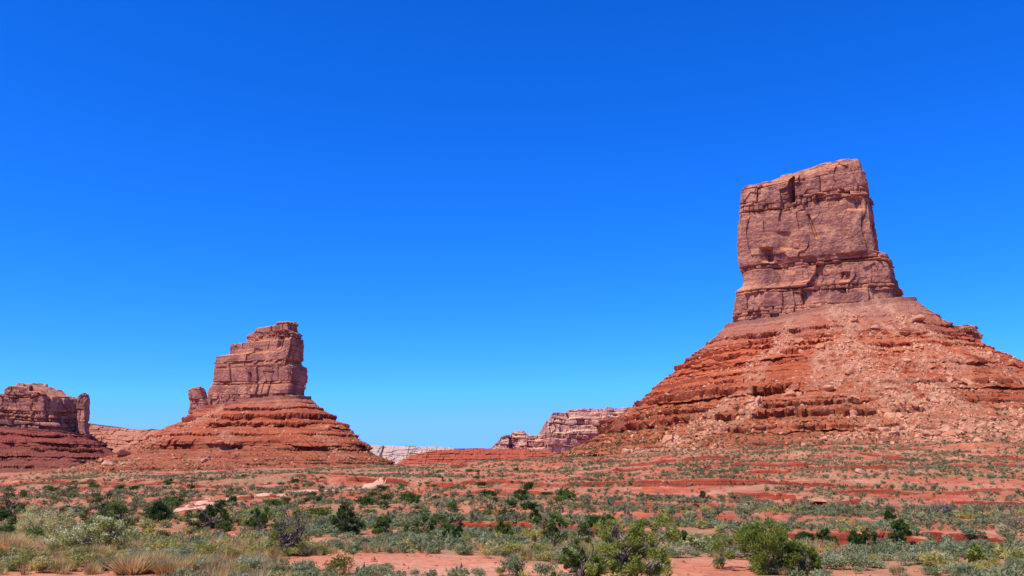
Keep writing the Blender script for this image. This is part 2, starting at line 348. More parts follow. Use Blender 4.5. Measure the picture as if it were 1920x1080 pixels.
def talus(name, cx, cy, a, b, phi, prof, cols, rows, bed, seed, mat, parent, org, chute=None, amp=1., gul=1., ledges=(), rimk=1.):
    dens = np.linspace(0, 1, 4000); al = dens*2*PI+PI/2
    wt = np.where(np.sin(al) < .25, 1., .18); cw = np.cumsum(wt); cw = (cw-cw[0])/(cw[-1]-cw[0])
    al = np.interp(np.linspace(0, 1, cols, endpoint=False), cw, al)[None, :]
    c, s = np.cos(al), np.sin(al)
    lx = c*math.cos(phi)-s*math.sin(phi); ly = c*math.sin(phi)+s*math.cos(phi); n = 4.
    Rf = ((np.abs(lx)/a)**n+(np.abs(ly)/b)**n)**(-1/n)
    w = {'r': np.clip(c, 0, 1)**2, 'l': np.clip(-c, 0, 1)**2, 'f': np.clip(-s, 0, 1)**2, 'b': np.clip(s, 0, 1)**2}
    t = np.linspace(-.08, 1, rows)[:, None]
    Dm = 0; z = 0
    for k, p in prof.items():
        p = np.array(p, float); D = p[-1, 0]; Dm = Dm+w[k]*D
        zi = np.interp(t*D, p[:, 0], p[:, 1]); z = z+w[k]*np.where(t < 0, zi+2, zi)
    R = Rf+Dm*t; x = cx+R*c; y = cy+R*s
    tt = np.clip(t, 0, 1); env = np.sqrt(tt)*(1-tt*.6)
    z = z+fbm(x/38, y/38, 0, 3, seed)*3.4*amp*env+fbm(x/11, y/11, 0, 4, seed+2)*1.8*amp*env*gul
    rc = np.zeros_like(z)+.06
    if chute:
        for (ac, wa, st) in chute:
            da = (al-ac+PI) % (2*PI)-PI
            rc = rc+st*np.exp(-((da+fbm(x/25, y/25, 0, 3, seed+5)*.16)/wa)**2)
    rc = np.clip(rc+fbm(x/22, y/22, 0, 4, seed+7)*.5*sst(.05, .4, rc), 0, 1)*sst(1, .75, tt+0*z)
    r2 = np.random.default_rng(seed); e = [-30.]
    while e[-1] < 150*max(amp, 1): e.append(e[-1]+bed*(.35+1.9*r2.random()**2))
    e = np.array(e); zw = z+fbm(x/60, y/60, 0, 4, seed+8)*1.6*amp
    k = np.clip(np.searchsorted(e, zw)-1, 0, len(e)-2); h = e[k+1]-e[k]; f = (zw-e[k])/h
    cf = .4+.5*hsh(k, 0, 0, seed+3); wv = .09
    g = np.where(f < 1-wv, f*(1-cf)/(1-wv), (1-cf)+(f-(1-wv))/wv*cf)
    stg = np.clip(.6+1.0*fbm(x/20, y/20, k*2.7, 4, seed+11)+.8*(hsh(k, 5, 0, seed)-.5), 0, 1)*np.clip(1.2-rc*1.2, 0, 1)
    stg = stg*sst(-.02, .06, t)
    z2 = z+(e[k]+g*h-zw)*stg
    blk = (hsh(np.floor(al*Rf/3.+al*60), k, 2, seed)-.5)
    rim = np.exp(-((f-(1-wv*.2))/.07)**2)*stg*(1.0+1.8*blk)*2.4*amp*np.clip(h/5, .45, 1.6)*rimk
    ad = np.degrees((al+PI) % (2*PI)-PI)
    for (a0, a1, zl, zh, out) in ledges:
        bw = (sst(a0-8, a0+8, ad)*sst(a1+8, a1-8, ad))*np.clip(1.2-rc, .15, 1)*np.clip(.8+.9*fbm(al*9+zl, al*0, 0, 3, seed+52), .15, 1.2)
        zz = z2+fbm(x/14, y/14, 0, 3, seed+51)*1.2
        jag = .6+.8*hsh(np.floor(al*(Rf+60)/4), int(zl), 3, seed)*(.5+.5*hsh(np.floor(al*(Rf+60)/13), int(zl), 4, seed))*1.4
        rim = rim+bw*out*jag*sst(zl-.25, zl+.25, zz)*sst(zh, zl+(zh-zl)*.35, zz)
    x = x+c*rim; y = y+s*rim
    z2 = z2+fbm(x/3.2, y/3.2, 0, 3, seed+13)*.6*amp*(1-.4*tt)+np.abs(fbm(x/1.6, y/1.6, 0, 2, seed+15))*(.25+rc)*.8*amp*(1-.5*tt)
    V = np.stack([x, y, z2], -1)
    me = raw_mesh(name, V-np.array(org), grid_faces(rows, cols, True)[:, ::-1], {'rubble': rc})
    return link(name, me, mat, parent), V, rc, tt+z*0

def prof(Y, pts, x0, sign, low=1.0):
    o = []
    for px, py in pts:
        X, _, Z = at(px, py, Y); d = sign*(X-x0); o.append((d, CZ+(Z-CZ)*(1-(1-low)*min(1, max(d, 0)/25))))
    return o

# ---- right butte
Y = 500.; zb = at(1530, 600, Y)[2]; xL = at(1380, 612, Y)[0]; xR = at(1689, 577, Y)[0]; cx = (xL+xR)/2
org = (cx, Y, float(H(cx, Y))); b1 = empty('butte', org)
tag(b1, 'tallest red sandstone butte, flat sided tower on a broad rubble cone', 'butte')
tower('rock_tower', Y,
      [(1397, 290), (1397, 355), (1393, 380), (1393, 408), (1390, 414), (1389, 440), (1388, 470), (1391, 500), (1398, 528), (1396, 536), (1384, 545), (1384, 575), (1380, 600), (1378, 640)],
      [(1604, 280), (1609, 315), (1615, 345), (1623, 385), (1634, 430), (1640, 465), (1644, 490), (1646, 494), (1668, 498), (1674, 515), (1680, 535), (1687, 555), (1689, 577), (1692, 640)],
      [(1397, 354), (1418, 348), (1440, 344), (1466, 339), (1484, 331), (1486, 326), (1500, 324), (1522, 318), (1548, 309), (1566, 304), (1584, 306), (1600, 312), (1608, 316)],
      zb-14, math.radians(26), .5, 1150, 370,
      [270, 345, 372, 378, 388, 494, 500, 541, 547, 574, 581, 588, 597, 604, 615, 630], 3, m_tower, b1, org, 1.0, pf=.85, crack=.8,
      grooves=[(1484, 326, 378, 4.5, 9, .03), (1437, 466, 490, 11, 4.5, .1), (1516, 404, 446, 2.5, 2.2, .35), (1586, 512, 526, 8, 3, 0), (1470, 436, 466, 14, 1.8, .2), (1600, 372, 392, 16, 2.5, .2)])
zo = at(1800, 720, 468.)[2]
tower('rock_outcrop', 468., [(1778, 600), (1774, 625), (1764, 634), (1756, 650), (1750, 720)], [(1818, 600), (1824, 622), (1838, 632), (1843, 655), (1838, 664), (1850, 720)],
      [(1778, 619), (1796, 612), (1820, 612)], zo-6, math.radians(20), .8, 300, 130, [600, 618, 626, 634, 643, 652, 660, 672, 690], 15, m_tower, b1, org, .75, crack=.6, grow=0)
zt = zb+1
front = [(0, zt), (12, zt-5), (30, zt-17), (50, zt-30), (75, zt-45), (100, zt-57), (130, zt-68), (160, zt-75), (200, zt-81), (250, zt-86), (290, -3)]
Lp = prof(Y, [(1380, 612), (1350, 637), (1312, 664), (1282, 690), (1250, 712), (1244, 722), (1206, 752), (1190, 768), (1160, 784), (1152, 804), (1116, 830), (1064, 850), (1000, 872), (940, 888), (860, 896)], xL, -1, low=.96)+[(175, -6)]
Rp = prof(Y, [(1689, 577), (1712, 598), (1740, 622), (1780, 644), (1812, 662), (1826, 675), (1840, 686), (1880, 704), (1925, 725), (2000, 760), (2090, 807), (2180, 854), (2260, 886)], xR, 1, low=.88)+[(205, -4)]
tR, VR, rcR, tR_ = talus('talus_slope', cx, Y, 52, 27, math.radians(26), {'f': front, 'b': front, 'l': Lp, 'r': Rp}, 1500, 560, 3.4, 21, m_talR, b1, org,
                    chute=[(math.radians(-95), .23, 1.0), (math.radians(-60), .09, .7), (math.radians(-130), .06, .7), (math.radians(-75), .05, .6)],
                    ledges=[(-176, -112, 40, 50, 4.2), (-88, -20, 40, 50, 5), (-176, -120, 60, 68, 3.), (-160, -20, 20, 27, 3.), (-175, -20, 12, 17, 2.8), (-84, -30, 54, 60, 3)])

# ---- middle butte
Y = 620.; zb = at(480, 757, Y)[2]; xL = at(385, 765, Y)[0]; xR = at(572, 750, Y)[0]; cx = (xL+xR)/2
org = (cx, Y, float(H(cx, Y))); b2 = empty('butte', org)
tag(b2, 'smaller red butte with stepped left edge and notched overhanging right edge', 'butte')
tower('rock_tower', Y,
      [(459, 580), (460, 626), (458, 641), (428, 644), (424, 663), (399, 667), (396, 690), (394, 718), (386, 727), (384, 745), (381, 765), (378, 800)],
      [(562, 580), (562, 618), (563, 626), (573, 630), (573, 650), (573, 678), (567, 684), (567, 688), (575, 691), (577, 705), (576, 725), (572, 740), (572, 752), (576, 800)],
      [(459, 630), (478, 622), (482, 616), (510, 613), (528, 610), (531, 605), (562, 604)],
      zb-20, math.radians(24), .3, 950, 330,
      [570, 618, 624, 643, 648, 690, 694, 728, 733, 752, 760, 775], 43, m_tower, b2, org, .7, ex=24, crack=.7, grow=.4, pf=.8, rag=.6, slant=0,
      grooves=[(528, 632, 652, 4, 2.5, -.2), (548, 648, 684, 3, 3, -.3), (470, 700, 730, 3, 2.5, .1)])
tower('rock_fin', Y+4, [(356, 720), (355, 745), (352, 790)], [(379, 720), (384, 735), (390, 752), (400, 790)], [(358, 731), (366, 727), (380, 727)],
      zb-22, math.radians(20), .6, 200, 90, [718, 740, 762, 790], 47, m_tower, b2, org, .6, crack=.5)
zt = zb
f2 = [(0, zt), (12, zt-5), (35, zt-19), (60, zt-30), (62, zt-33), (90, zt-40), (130, zt-45.5), (170, zt-49), (220, zt-51.5), (260, -4)]
Lp = prof(Y, [(385, 766), (355, 783), (312, 806), (282, 824), (240, 848), (212, 863), (172, 884), (125, 900)], xL, -1)+[(130, -5)]
Rp = prof(Y, [(572, 750), (590, 764), (612, 779), (640, 800), (660, 820), (671, 838), (700, 858), (735, 879), (765, 897)], xR, 1, low=.97)+[(100, -5)]
tL, VL, rcL, tL_ = talus('talus_slope', cx, Y, 40, 16, math.radians(20), {'f': f2, 'b': f2, 'l': Lp, 'r': Rp}, 1100, 420, 2.8, 61, m_talL, b2, org,
                    chute=[(math.radians(-150), .25, .8), (math.radians(-88), .1, .4), (math.radians(-45), .08, .5), (math.radians(-115), .05, .5)], amp=.8, rimk=.8,
                    ledges=[(-130, 5, 21.5, 28, 3.8), (-125, 0, 34, 40, 2.4), (-150, -20, 12, 16, 2.2)])

# ---- far left butte
Y = 1000.; zb = at(60, 812, Y)[2]; xL = at(-130, 812, Y)[0]; xR = at(160, 815, Y)[0]; cx = (xL+xR)/2
org = (cx, Y, float(H(cx, Y))); b3 = empty('butte', org)
tag(b3, 'low wide butte of dark layered rock, cut by the left edge, with a thin fin', 'butte')
tower('rock_tower', Y, [(-100, 700), (-110, 745), (-122, 770), (-130, 830)],
      [(122, 700), (132, 740), (139, 746), (141, 765), (144, 790), (150, 800), (155, 830)],
      [(-100, 745), (-60, 752), (-20, 747), (0, 753), (24, 752), (28, 739), (34, 738), (37, 729), (58, 722), (88, 727), (92, 734), (112, 736), (116, 742), (132, 744)],
      zb-30, math.radians(14), .35, 760, 190, [700, 733, 742, 760, 764, 792, 797, 804, 811, 820, 835], 71, m_towerF, b3, org, 1.9, crack=1.3, rag=1.3)
tower('rock_fin', Y-6, [(149, 730), (146, 760), (144, 800), (142, 830)], [(163, 730), (165, 750), (164, 790), (167, 830)], [(150, 743), (157, 738), (163, 739)],
      zb-25, .2, .8, 160, 90, [735, 760, 785, 805, 830], 73, m_towerF, b3, org, .8, crack=.4)
f3 = [(0, zb+3), (20, zb-5), (50, zb-20), (90, zb-34), (150, zb-44), (220, -4)]
Rp = prof(Y, [(162, 818), (180, 836), (205, 856), (232, 878), (262, 896)], xR, 1)+[(85, -5)]
talus('talus_slope', cx, Y, 90, 45, math.radians(14), {'f': f3, 'b': f3, 'l': f3, 'r': Rp}, 800, 260, 4.5, 81, m_talF, b3, org, amp=1.2, ledges=[(-170, 10, 22, 30, 5), (-170, 10, 36, 42, 4)])

# ---- ridges and mesas behind
def ridge(name, pts, Y, row_b, setb, edges_n, seed, mat, amp, label, cols=500, rows=110, back=600, cat='mesa', endc=.05, structure=False, bamp=1.2, big=10):
    P = np.array([[at(px, py, Y)[0], at(px, py, Y)[2]] for px, py in pts]); zb = at(pts[0][0], row_b, Y)[2]
    xs = np.linspace(P[0, 0], P[-1, 0], cols)[None, :]; zt = np.interp(xs, P[:, 0], P[:, 1]); zt = zt+(hsh(np.floor(xs/(9*amp)), 0, 0, seed)-.5)*1.2*amp*bamp
    v = np.linspace(0, 1, rows)[:, None]; z = zb+(zt-zb)*v
    sb = np.array(setb, float); y = Y+np.interp(v, sb[:, 0], sb[:, 1])+z*0
    u = np.linspace(0, 1, cols)[None, :]; ec = np.clip(1-np.minimum(u, 1-u)/endc, 0, 1)**2*back*.3
    cell = xs/(30*amp)+.6*vn(xs/(40*amp), 0, 0, seed+5); ci = np.floor(cell)
    bg_ = (hsh(ci, 0, 1, seed)-.5)*big*amp+((cell-ci)-.5)*(hsh(ci, 0, 2, seed)-.5)*2.2*big*amp
    ztm = P[:, 1].max(); ed = np.linspace(zb-2, ztm+4, edges_n)+np.random.default_rng(seed).uniform(-.35, .35, edges_n)*(ztm-zb)/edges_n
    Dp = blocks(xs+z*0, z, ed, seed, amp, 7*amp, 26*amp)
    yy = y+ec+bg_-Dp*bamp
    R = [np.stack([xs+z*0, yy, z], -1)]
    for q in np.linspace(.02, 1, 12):
        R.append(np.stack([xs, yy[-1:]+q*back, zt+fbm(xs/60, q*3+xs*0, 0, 2, seed)*.5*amp-q*2], -1))
    V = np.concatenate(R, 0); org = (float(xs.mean()), Y, zb); o = link(name, raw_mesh(name, V-np.array(org), grid_faces(V.shape[0], cols)), mat, None, org)
    tag(o, label, cat, kind='structure' if structure else None); return o
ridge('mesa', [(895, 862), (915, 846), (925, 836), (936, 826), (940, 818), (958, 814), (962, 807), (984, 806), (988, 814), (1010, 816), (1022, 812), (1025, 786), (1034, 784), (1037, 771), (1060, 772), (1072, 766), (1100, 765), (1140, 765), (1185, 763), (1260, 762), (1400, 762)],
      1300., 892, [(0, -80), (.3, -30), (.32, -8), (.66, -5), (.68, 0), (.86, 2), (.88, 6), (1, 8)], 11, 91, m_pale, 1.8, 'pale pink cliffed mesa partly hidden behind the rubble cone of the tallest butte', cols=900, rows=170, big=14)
ridge('low_ridge', [(690, 888), (735, 871), (768, 853), (800, 846), (830, 842), (900, 840), (985, 841), (1012, 845), (1060, 850), (1200, 854)],
      900., 900, [(0, -70), (.2, -48), (.24, -44), (.38, -34), (.41, -30), (.55, -22), (.58, -16), (.72, -8), (.75, -4), (.9, 4), (.92, 10), (1, 14)], 16, 95, m_redridge, .8, 'low dark red banded ridge between the two nearer buttes', cols=800, rows=140, back=300, cat='ridge', bamp=1.0, big=5)
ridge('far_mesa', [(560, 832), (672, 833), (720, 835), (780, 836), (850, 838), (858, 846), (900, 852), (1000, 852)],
      3000., 892, [(0, -240), (.4, -120), (.5, -60), (.7, -30), (1, 30)], 10, 97, m_farmesa, 4.0, 'haze tinted flat topped mesa on the horizon behind the low red ridge', back=2500, structure=True, bamp=.8)
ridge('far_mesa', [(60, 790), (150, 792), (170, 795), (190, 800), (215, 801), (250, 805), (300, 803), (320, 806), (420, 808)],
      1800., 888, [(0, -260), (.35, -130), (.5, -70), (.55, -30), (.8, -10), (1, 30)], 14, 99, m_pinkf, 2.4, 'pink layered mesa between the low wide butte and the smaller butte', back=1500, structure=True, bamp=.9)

# ------------------------------------------------------------------ dirt road
rp = [(358, 957), (376, 948), (404, 939), (430, 936), (500, 931), (560, 925), (604, 920), (660, 916), (694, 912), (706, 905), (716, 900)]
pts = []
for px, py in rp:
    X, Yd, Z = ground_at(px, py); pts.append((X, Yd))
pts = np.array(pts); L = np.concatenate([[0], np.cumsum(np.hypot(*np.diff(pts, axis=0).T))])
q = np.linspace(0, L[-1], 600); rx = np.interp(q, L, pts[:, 0]); ry = np.interp(q, L, pts[:, 1])
ker = np.ones(31)/31; rx[15:-15] = np.convolve(rx, ker, 'valid'); ry[15:-15] = np.convolve(ry, ker, 'valid')
tx = np.gradient(rx); ty = np.gradient(ry); l = np.hypot(tx, ty)
rpx, rpy = proj(np.stack([rx, ry, H(rx, ry)], -1))
vz = np.maximum.reduce([sst(424, 400, rpx), sst(520, 550, rpx)*sst(640, 610, rpx)*.8, sst(684, 696, rpx)])
hw = (.9+.7*vz)[:, None]; W = np.linspace(-1, 1, 13)[None]*hw*(1+.25*fbm(q/3, q*0, 0, 3, 4))[:, None]
RX = rx[:, None]+W*(ty/l)[:, None]; RY = ry[:, None]-W*(tx/l)[:, None]
RZ = H(RX, RY)+(.03+.04*vz)[:, None]-.12*(np.abs(W)/np.abs(W).max(1, keepdims=True))**3
tag(link('dirt_road', raw_mesh('dirt_road', np.stack([RX, RY, RZ], -1), grid_faces(600, 13)), m_road), 'pale graded dirt road winding toward the smaller butte', 'road', kind='structure')
def offroad(x, y):
    ok = np.ones(len(x), bool)
    for i in range(0, 600, 3):
        if vz[i] > .4: ok &= np.hypot(x-rx[i], y-ry[i]) > 1.6
        else: ok &= np.hypot(x-rx[i], y-ry[i]) > .7
    return ok

# ------------------------------------------------------------------ boulders
def ico(sub):
    import bmesh
    bm = bmesh.new(); bmesh.ops.create_icosphere(bm, subdivisions=sub, radius=1)
    V = np.array([v.co[:] for v in bm.verts]); Fc = np.array([[v.index for v in f.verts] for f in bm.faces]); bm.free(); return V, Fc
ICO = {s: ico(s) for s in (1, 2, 3)}
def rock(sub, seed):
    V, Fc = ICO[sub]; V = V.copy(); r = np.random.default_rng(seed)
    for i in range(9):
        n = r.normal(size=3); n /= np.linalg.norm(n); d = r.uniform(.4, .75); p = V@n
        V -= np.outer(np.clip(p-d, 0, None), n)
    V *= (1+.1*fbm(V[:, 0]*1.5+seed, V[:, 1]*1.5, V[:, 2]*1.5, 2, seed))[:, None]
    V *= r.uniform(.7, 1.35, 3)*np.array([1.1, 1.0, .8]); return V, Fc
rock_me = [raw_mesh('boulder', *rock(3, 100+i)) for i in range(8)]
for me in rock_me: me.materials.append(m_bould)
def find_on(V, px, py):
    sx, sy = proj(V); e = (sx-px)**2+(sy-py)**2+((V[..., 1] > np.median(V[..., 1]))*1e3)
    i = np.unravel_index(np.argmin(e), e.shape); return V[i]
def put_boulder(p, size, k, label, group=None, flat=1.0):
    o = link('boulder', rock_me[k % 8], None); o.location = (p[0], p[1], p[2]+size*.25)
    o.rotation_euler = (rng.uniform(-.3, .3), rng.uniform(-.3, .3), rng.uniform(0, 6.28)); o.scale = (size, size, size*flat)
    tag(o, label, 'boulder', group); return o
big = [(1840, 833, 13, 'largest tan boulder low on the right flank of the tallest butte'), (1774, 812, 10, 'rounded tan boulder just left of the largest boulder on the right flank'),
       (1722, 602, 12, 'big rounded boulder lodged beside the right foot of the tallest tower'), (1662, 776, 9, 'upright tan boulder in the middle of the rubble chute'),
       (1668, 728, 8, 'tan boulder resting high in the rubble chute on the right'), (1612, 887, 10, 'broken boulder at the foot of the rubble chute'),
       (1540, 945, 14, 'wide pale flat boulder lying below the rubble chute'), (1590, 815, 7, 'blocky boulder in the left part of the rubble chute'),
       (1780, 716, 9, 'boulder perched on a ledge right of the rubble chute'), (1730, 812, 8, 'boulder in the lower right part of the rubble chute')]
for i, (px, py, s, lb) in enumerate(big):
    p = find_on(VR, px, py) if py < 870 else ground_at(px, py)
    put_boulder(p, s/F*math.hypot(p[0], p[1]), i, lb, flat=.45 if py > 900 else 1)
for i, (px, py, s, lb) in enumerate([(1004, 858, 12, 'tilted slab boulder on the skyline left of the rubble cone'), (980, 866, 9, 'smaller skyline boulder leaning beside the tilted slab'), (1012, 872, 9, 'boulder just below the tilted slab on the skyline'), (930, 893, 7, 'lone boulder left of the skyline slab')]):
    p = find_on(VR, px, py); put_boulder(p, s/F*math.hypot(p[0], p[1]), i+3, lb)
for i, (px, py, s, lb) in enumerate([(232, 853, 14, 'large boulder on the left shoulder of the smaller butte'), (205, 872, 9, 'boulder down slope left of the large shoulder boulder'), (165, 903, 9, 'boulder at the left foot of the smaller butte'), (725, 936, 9, 'pale boulder on the flat below the right foot of the smaller butte')]):
    p = find_on(VL, px, py) if py < 890 else ground_at(px, py)
    put_boulder(p, s/F*math.hypot(p[0], p[1]), i+5, lb)
p = at(441, 646, 622.); put_boulder((p[0], p[1], p[2]-1), 1.7, 2, 'small round rock balanced on the upper left step of the smaller butte')
p = at(1473, 335, 500.); put_boulder((p[0], p[1], p[2]-1), 1.4, 4, 'small knob of rock on top of the tallest tower')
def sample(V, w, n):
    w = (w/w.sum()).ravel(); i = rng.choice(len(w), n, replace=False, p=w); return V.reshape(-1, 3)[i]
sx, sy = proj(VR); vis = (sx > 900) & (sx < 1960) & (VR[..., 1] < 500) & (tR_ > .04) & (tR_ < .85)
wR = vis*(.3+tR_)*(rcR**1.3+.03)*sst(.95, .6, tR_)*(.15+sst(-.2, .5, fbm(VR[..., 0]/9, VR[..., 1]/9, 0, 3, 222)))
ps = sample(VR, wR, 7500)
for i in range(210):
    s = .9+2.3*rng.random()**3
    put_boulder(ps[i], s, i, 'tan block fallen among the rubble below the tallest butte', 'blocks fallen on the cone of the tallest butte')
sx, sy = proj(VL); visL = (sx > 100) & (sx < 780) & (VL[..., 1] < 620) & (tL_ > .05) & (tL_ < .85)
psL = sample(VL, visL*(.3+tL_)*(rcL**1.5+.08), 2400)
for i in range(60):
    s = .9+1.6*rng.random()**3
    put_boulder(psL[i], s, i, 'reddish block fallen on the slope of the smaller butte', 'blocks fallen on the cone of the smaller butte')
def scatter_mesh(name, protos, P, size, mat, label, cat, sink=.1):
    Vs, Fs = [], []; off = 0; n = len(P); ids = rng.integers(0, len(protos), n)
    for k, (pv, pf) in enumerate(protos):
        sel = np.where(ids == k)[0]
        if len(sel) == 0: continue
        a = rng.uniform(0, 6.283, len(sel)); c, s = np.cos(a), np.sin(a); sc = size[sel]
        x = pv[None, :, 0]*c[:, None]-pv[None, :, 1]*s[:, None]; y = pv[None, :, 0]*s[:, None]+pv[None, :, 1]*c[:, None]; z = np.broadcast_to(pv[None, :, 2], x.shape)
        V = np.stack([x*sc[:, None]+P[sel, 0][:, None], y*sc[:, None]+P[sel, 1][:, None], z*sc[:, None]+P[sel, 2][:, None]-sink*sc[:, None]], -1)
        Fc = pf[None]+(np.arange(len(sel))*len(pv))[:, None, None]+off
        Vs.append(V.reshape(-1, 3)); Fs.append(Fc.reshape(-1, pf.shape[1])); off += V.shape[0]*V.shape[1]
    o = link(name, raw_mesh(name, np.concatenate(Vs), np.concatenate(Fs)), mat); tag(o, label, cat, kind='stuff'); return o
rp1 = [rock(1, 300+i) for i in range(6)]
PA = np.concatenate([ps[210:], psL[60:]])
scatter_mesh('rubble', rp1, PA, .25+1.0*rng.random(len(PA))**2.5, m_bould, 'loose tan rubble scattered down the butte slopes', 'rubble')

# ------------------------------------------------------------------ plants
def leaves(C, R, n, ls, r, flat=.8, up=0.0):
    C = np.repeat(C, n, 0); R = np.repeat(R, n)
    d = r.normal(size=(len(C), 3)); d /= np.linalg.norm(d, axis=1)[:, None]
    c = C+d*(R*r.random(len(C))**.45)[:, None]*np.array([1, 1, flat])
    u = r.normal(size=(len(C), 3)); u[:, 2] += up; u /= np.linalg.norm(u, axis=1)[:, None]
    w = np.cross(u, r.normal(size=(len(C), 3))); w /= np.linalg.norm(w, axis=1)[:, None]
    s = (ls*(.6+.8*r.random(len(C))))[:, None]
    V = np.stack([c-w*s*.45, c+w*s*.45, c+u*s*1.5], 1).reshape(-1, 3)
    return V, np.arange(len(V)).reshape(-1, 3)
def bush(seed, ncl, n, ls, h=.75, w=1.0):
    r = np.random.default_rng(seed); a = r.uniform(0, 6.283, ncl); q = np.sqrt(r.random(ncl))*.46*w; q[0] = 0
    C = np.stack([q*np.cos(a), q*np.sin(a), h*(.35+.4*r.random(ncl))*(1-.55*(q/w)**2)], -1)
    V, Fc = leaves(C, np.full(ncl, .42), n, ls, r, .75, .5); V[:, 2] = np.maximum(V[:, 2], 0.0); return V, Fc
def tube(path, rad, k=6):
    path = np.array(path, float); n = len(path); T = np.gradient(path, axis=0); T /= np.linalg.norm(T, axis=1)[:, None]+1e-9
    up = np.array([.31, .17, .93]); A = np.cross(T, up); A /= np.linalg.norm(A, axis=1)[:, None]+1e-9; B = np.cross(T, A)
    t = np.linspace(0, 2*PI, k, endpoint=False)
    V = path[:, None]+(A[:, None]*np.cos(t)[None, :, None]+B[:, None]*np.sin(t)[None, :, None])*np.array(rad)[:, None, None]
    return V.reshape(-1, 3), grid_faces(n, k, True)
def join(parts):
    Vs, Fs, o = [], [], 0
    for V, Fc in parts: Vs.append(V); Fs.append(Fc+o); o += len(V)
    return np.concatenate(Vs), np.concatenate(Fs)
def limb(p0, p1, r0, r1, r, k=6, n=7, bend=.15):
    t = np.linspace(0, 1, n)[:, None]; p0 = np.array(p0); p1 = np.array(p1); L = np.linalg.norm(p1-p0)
    P = p0+(p1-p0)*t+np.sin(t*PI)*r.normal(size=3)*L*bend+np.sin(t*PI*2)*r.normal(size=3)*L*bend*.5
    return tube(P, np.linspace(r0, r1, n), k), P
def tree(name, px, py, wpx, hpx, label, cat, leafmat, seed, ncl=30, nl=150, ls=.05, sparse=0.0, group=None, bare=0, flowers=False, cone=0., clump=1.):
    r = np.random.default_rng(seed); X, Yd, Z = ground_at(px, py)
    d = math.hypot(X, Yd); w = wpx/F*d/2; h = hpx/F*d; root = empty(name, (X, Yd, Z-.03)); tag(root, label, cat, group)
    wood = []; tr, P = limb((0, 0, 0), (r.normal()*.1*w, r.normal()*.1*w, h*.4), .09*h, .045*h, r)
    wood.append(tr)
    a = r.uniform(0, 6.283, ncl); q = r.random(ncl)**.5; el = r.random(ncl)
    lob = 1+.35*np.sin(a*2+seed)+.25*np.sin(a*3+seed*2.1)
    hl = 1+.18*np.sin(a*2+seed*1.7)
    zz = h*(.14+.8*el)*np.where(el > .6, hl, 1); qq = w*.98*q*lob*np.sqrt(np.clip(1-((el-.3)/.85)**2, .05, 1))*(1-cone*el)
    C = np.stack([qq*np.cos(a), qq*np.sin(a), zz], -1)
    m = w*.2*(.5+.8*r.random(ncl))*(1+.3*cone)*clump
    for i in range(min(ncl, 22)):
        s = P[r.integers(1, 6)]; tb, P2 = limb(s, C[i], .03*h, .007*h, r, 5); wood.append(tb)
        if i < 8+bare:
            for _ in range(2+bare//4):
                e = P2[4]+r.normal(size=3)*w*.3+np.array([0, 0, .12*h]); t3, _p = limb(P2[3], e, .014*h, .003*h, r, 4, 5); wood.append(t3)
    V, Fc = join(wood); link('trunk', raw_mesh('trunk', V, Fc, smooth=True), m_bark, root)
    if sparse: keep = r.random(ncl) > sparse; C, m = C[keep], m[keep]
    if len(C) and name != 'bare_shrub':
        V, Fc = leaves(C, m, nl, ls, r, .9, .6); V[:, 2] = np.maximum(V[:, 2], .02)
        link('crown', raw_mesh('crown', V, Fc), leafmat, root)
    if flowers:
        top = C[C[:, 2] > h*.3]; V, Fc = leaves(top+np.array([0, 0, .12*h]), m[C[:, 2] > h*.3]*.95, int(nl*.35), ls*.9, r, .5, .3)
        link('blossom', raw_mesh('blossom', V, Fc), m_flow, root)
    return root
tree('juniper_bush', 1184, 1092, 128, 112, 'large yellow green juniper bush cut by the bottom edge, bare twigs in its middle', 'juniper', m_juni, 1, 90, 240, .045, .05, bare=8, clump=.95)
tree('juniper_bush', 1086, 1090, 64, 68, 'lower yellow green juniper bush joined to the left side of the large one', 'juniper', m_juni, 2, 34, 230, .045, .05)
tree('juniper_bush', 1432, 1074, 140, 80, 'broad bright green juniper bush with a dark trunk showing beneath, right foreground', 'juniper', m_juni, 3, 84, 230, .045, .05)
tree('juniper_bush', 1508, 1078, 62, 54, 'small bright green juniper against the right side of the broad one', 'juniper', m_juni, 4, 28, 220, .045)
tree('gnarled_bush', 536, 1042, 92, 78, 'gnarled grey branched bush with sparse yellow green foliage', 'bush', m_juni, 5, 44, 90, .05, .45, bare=16)
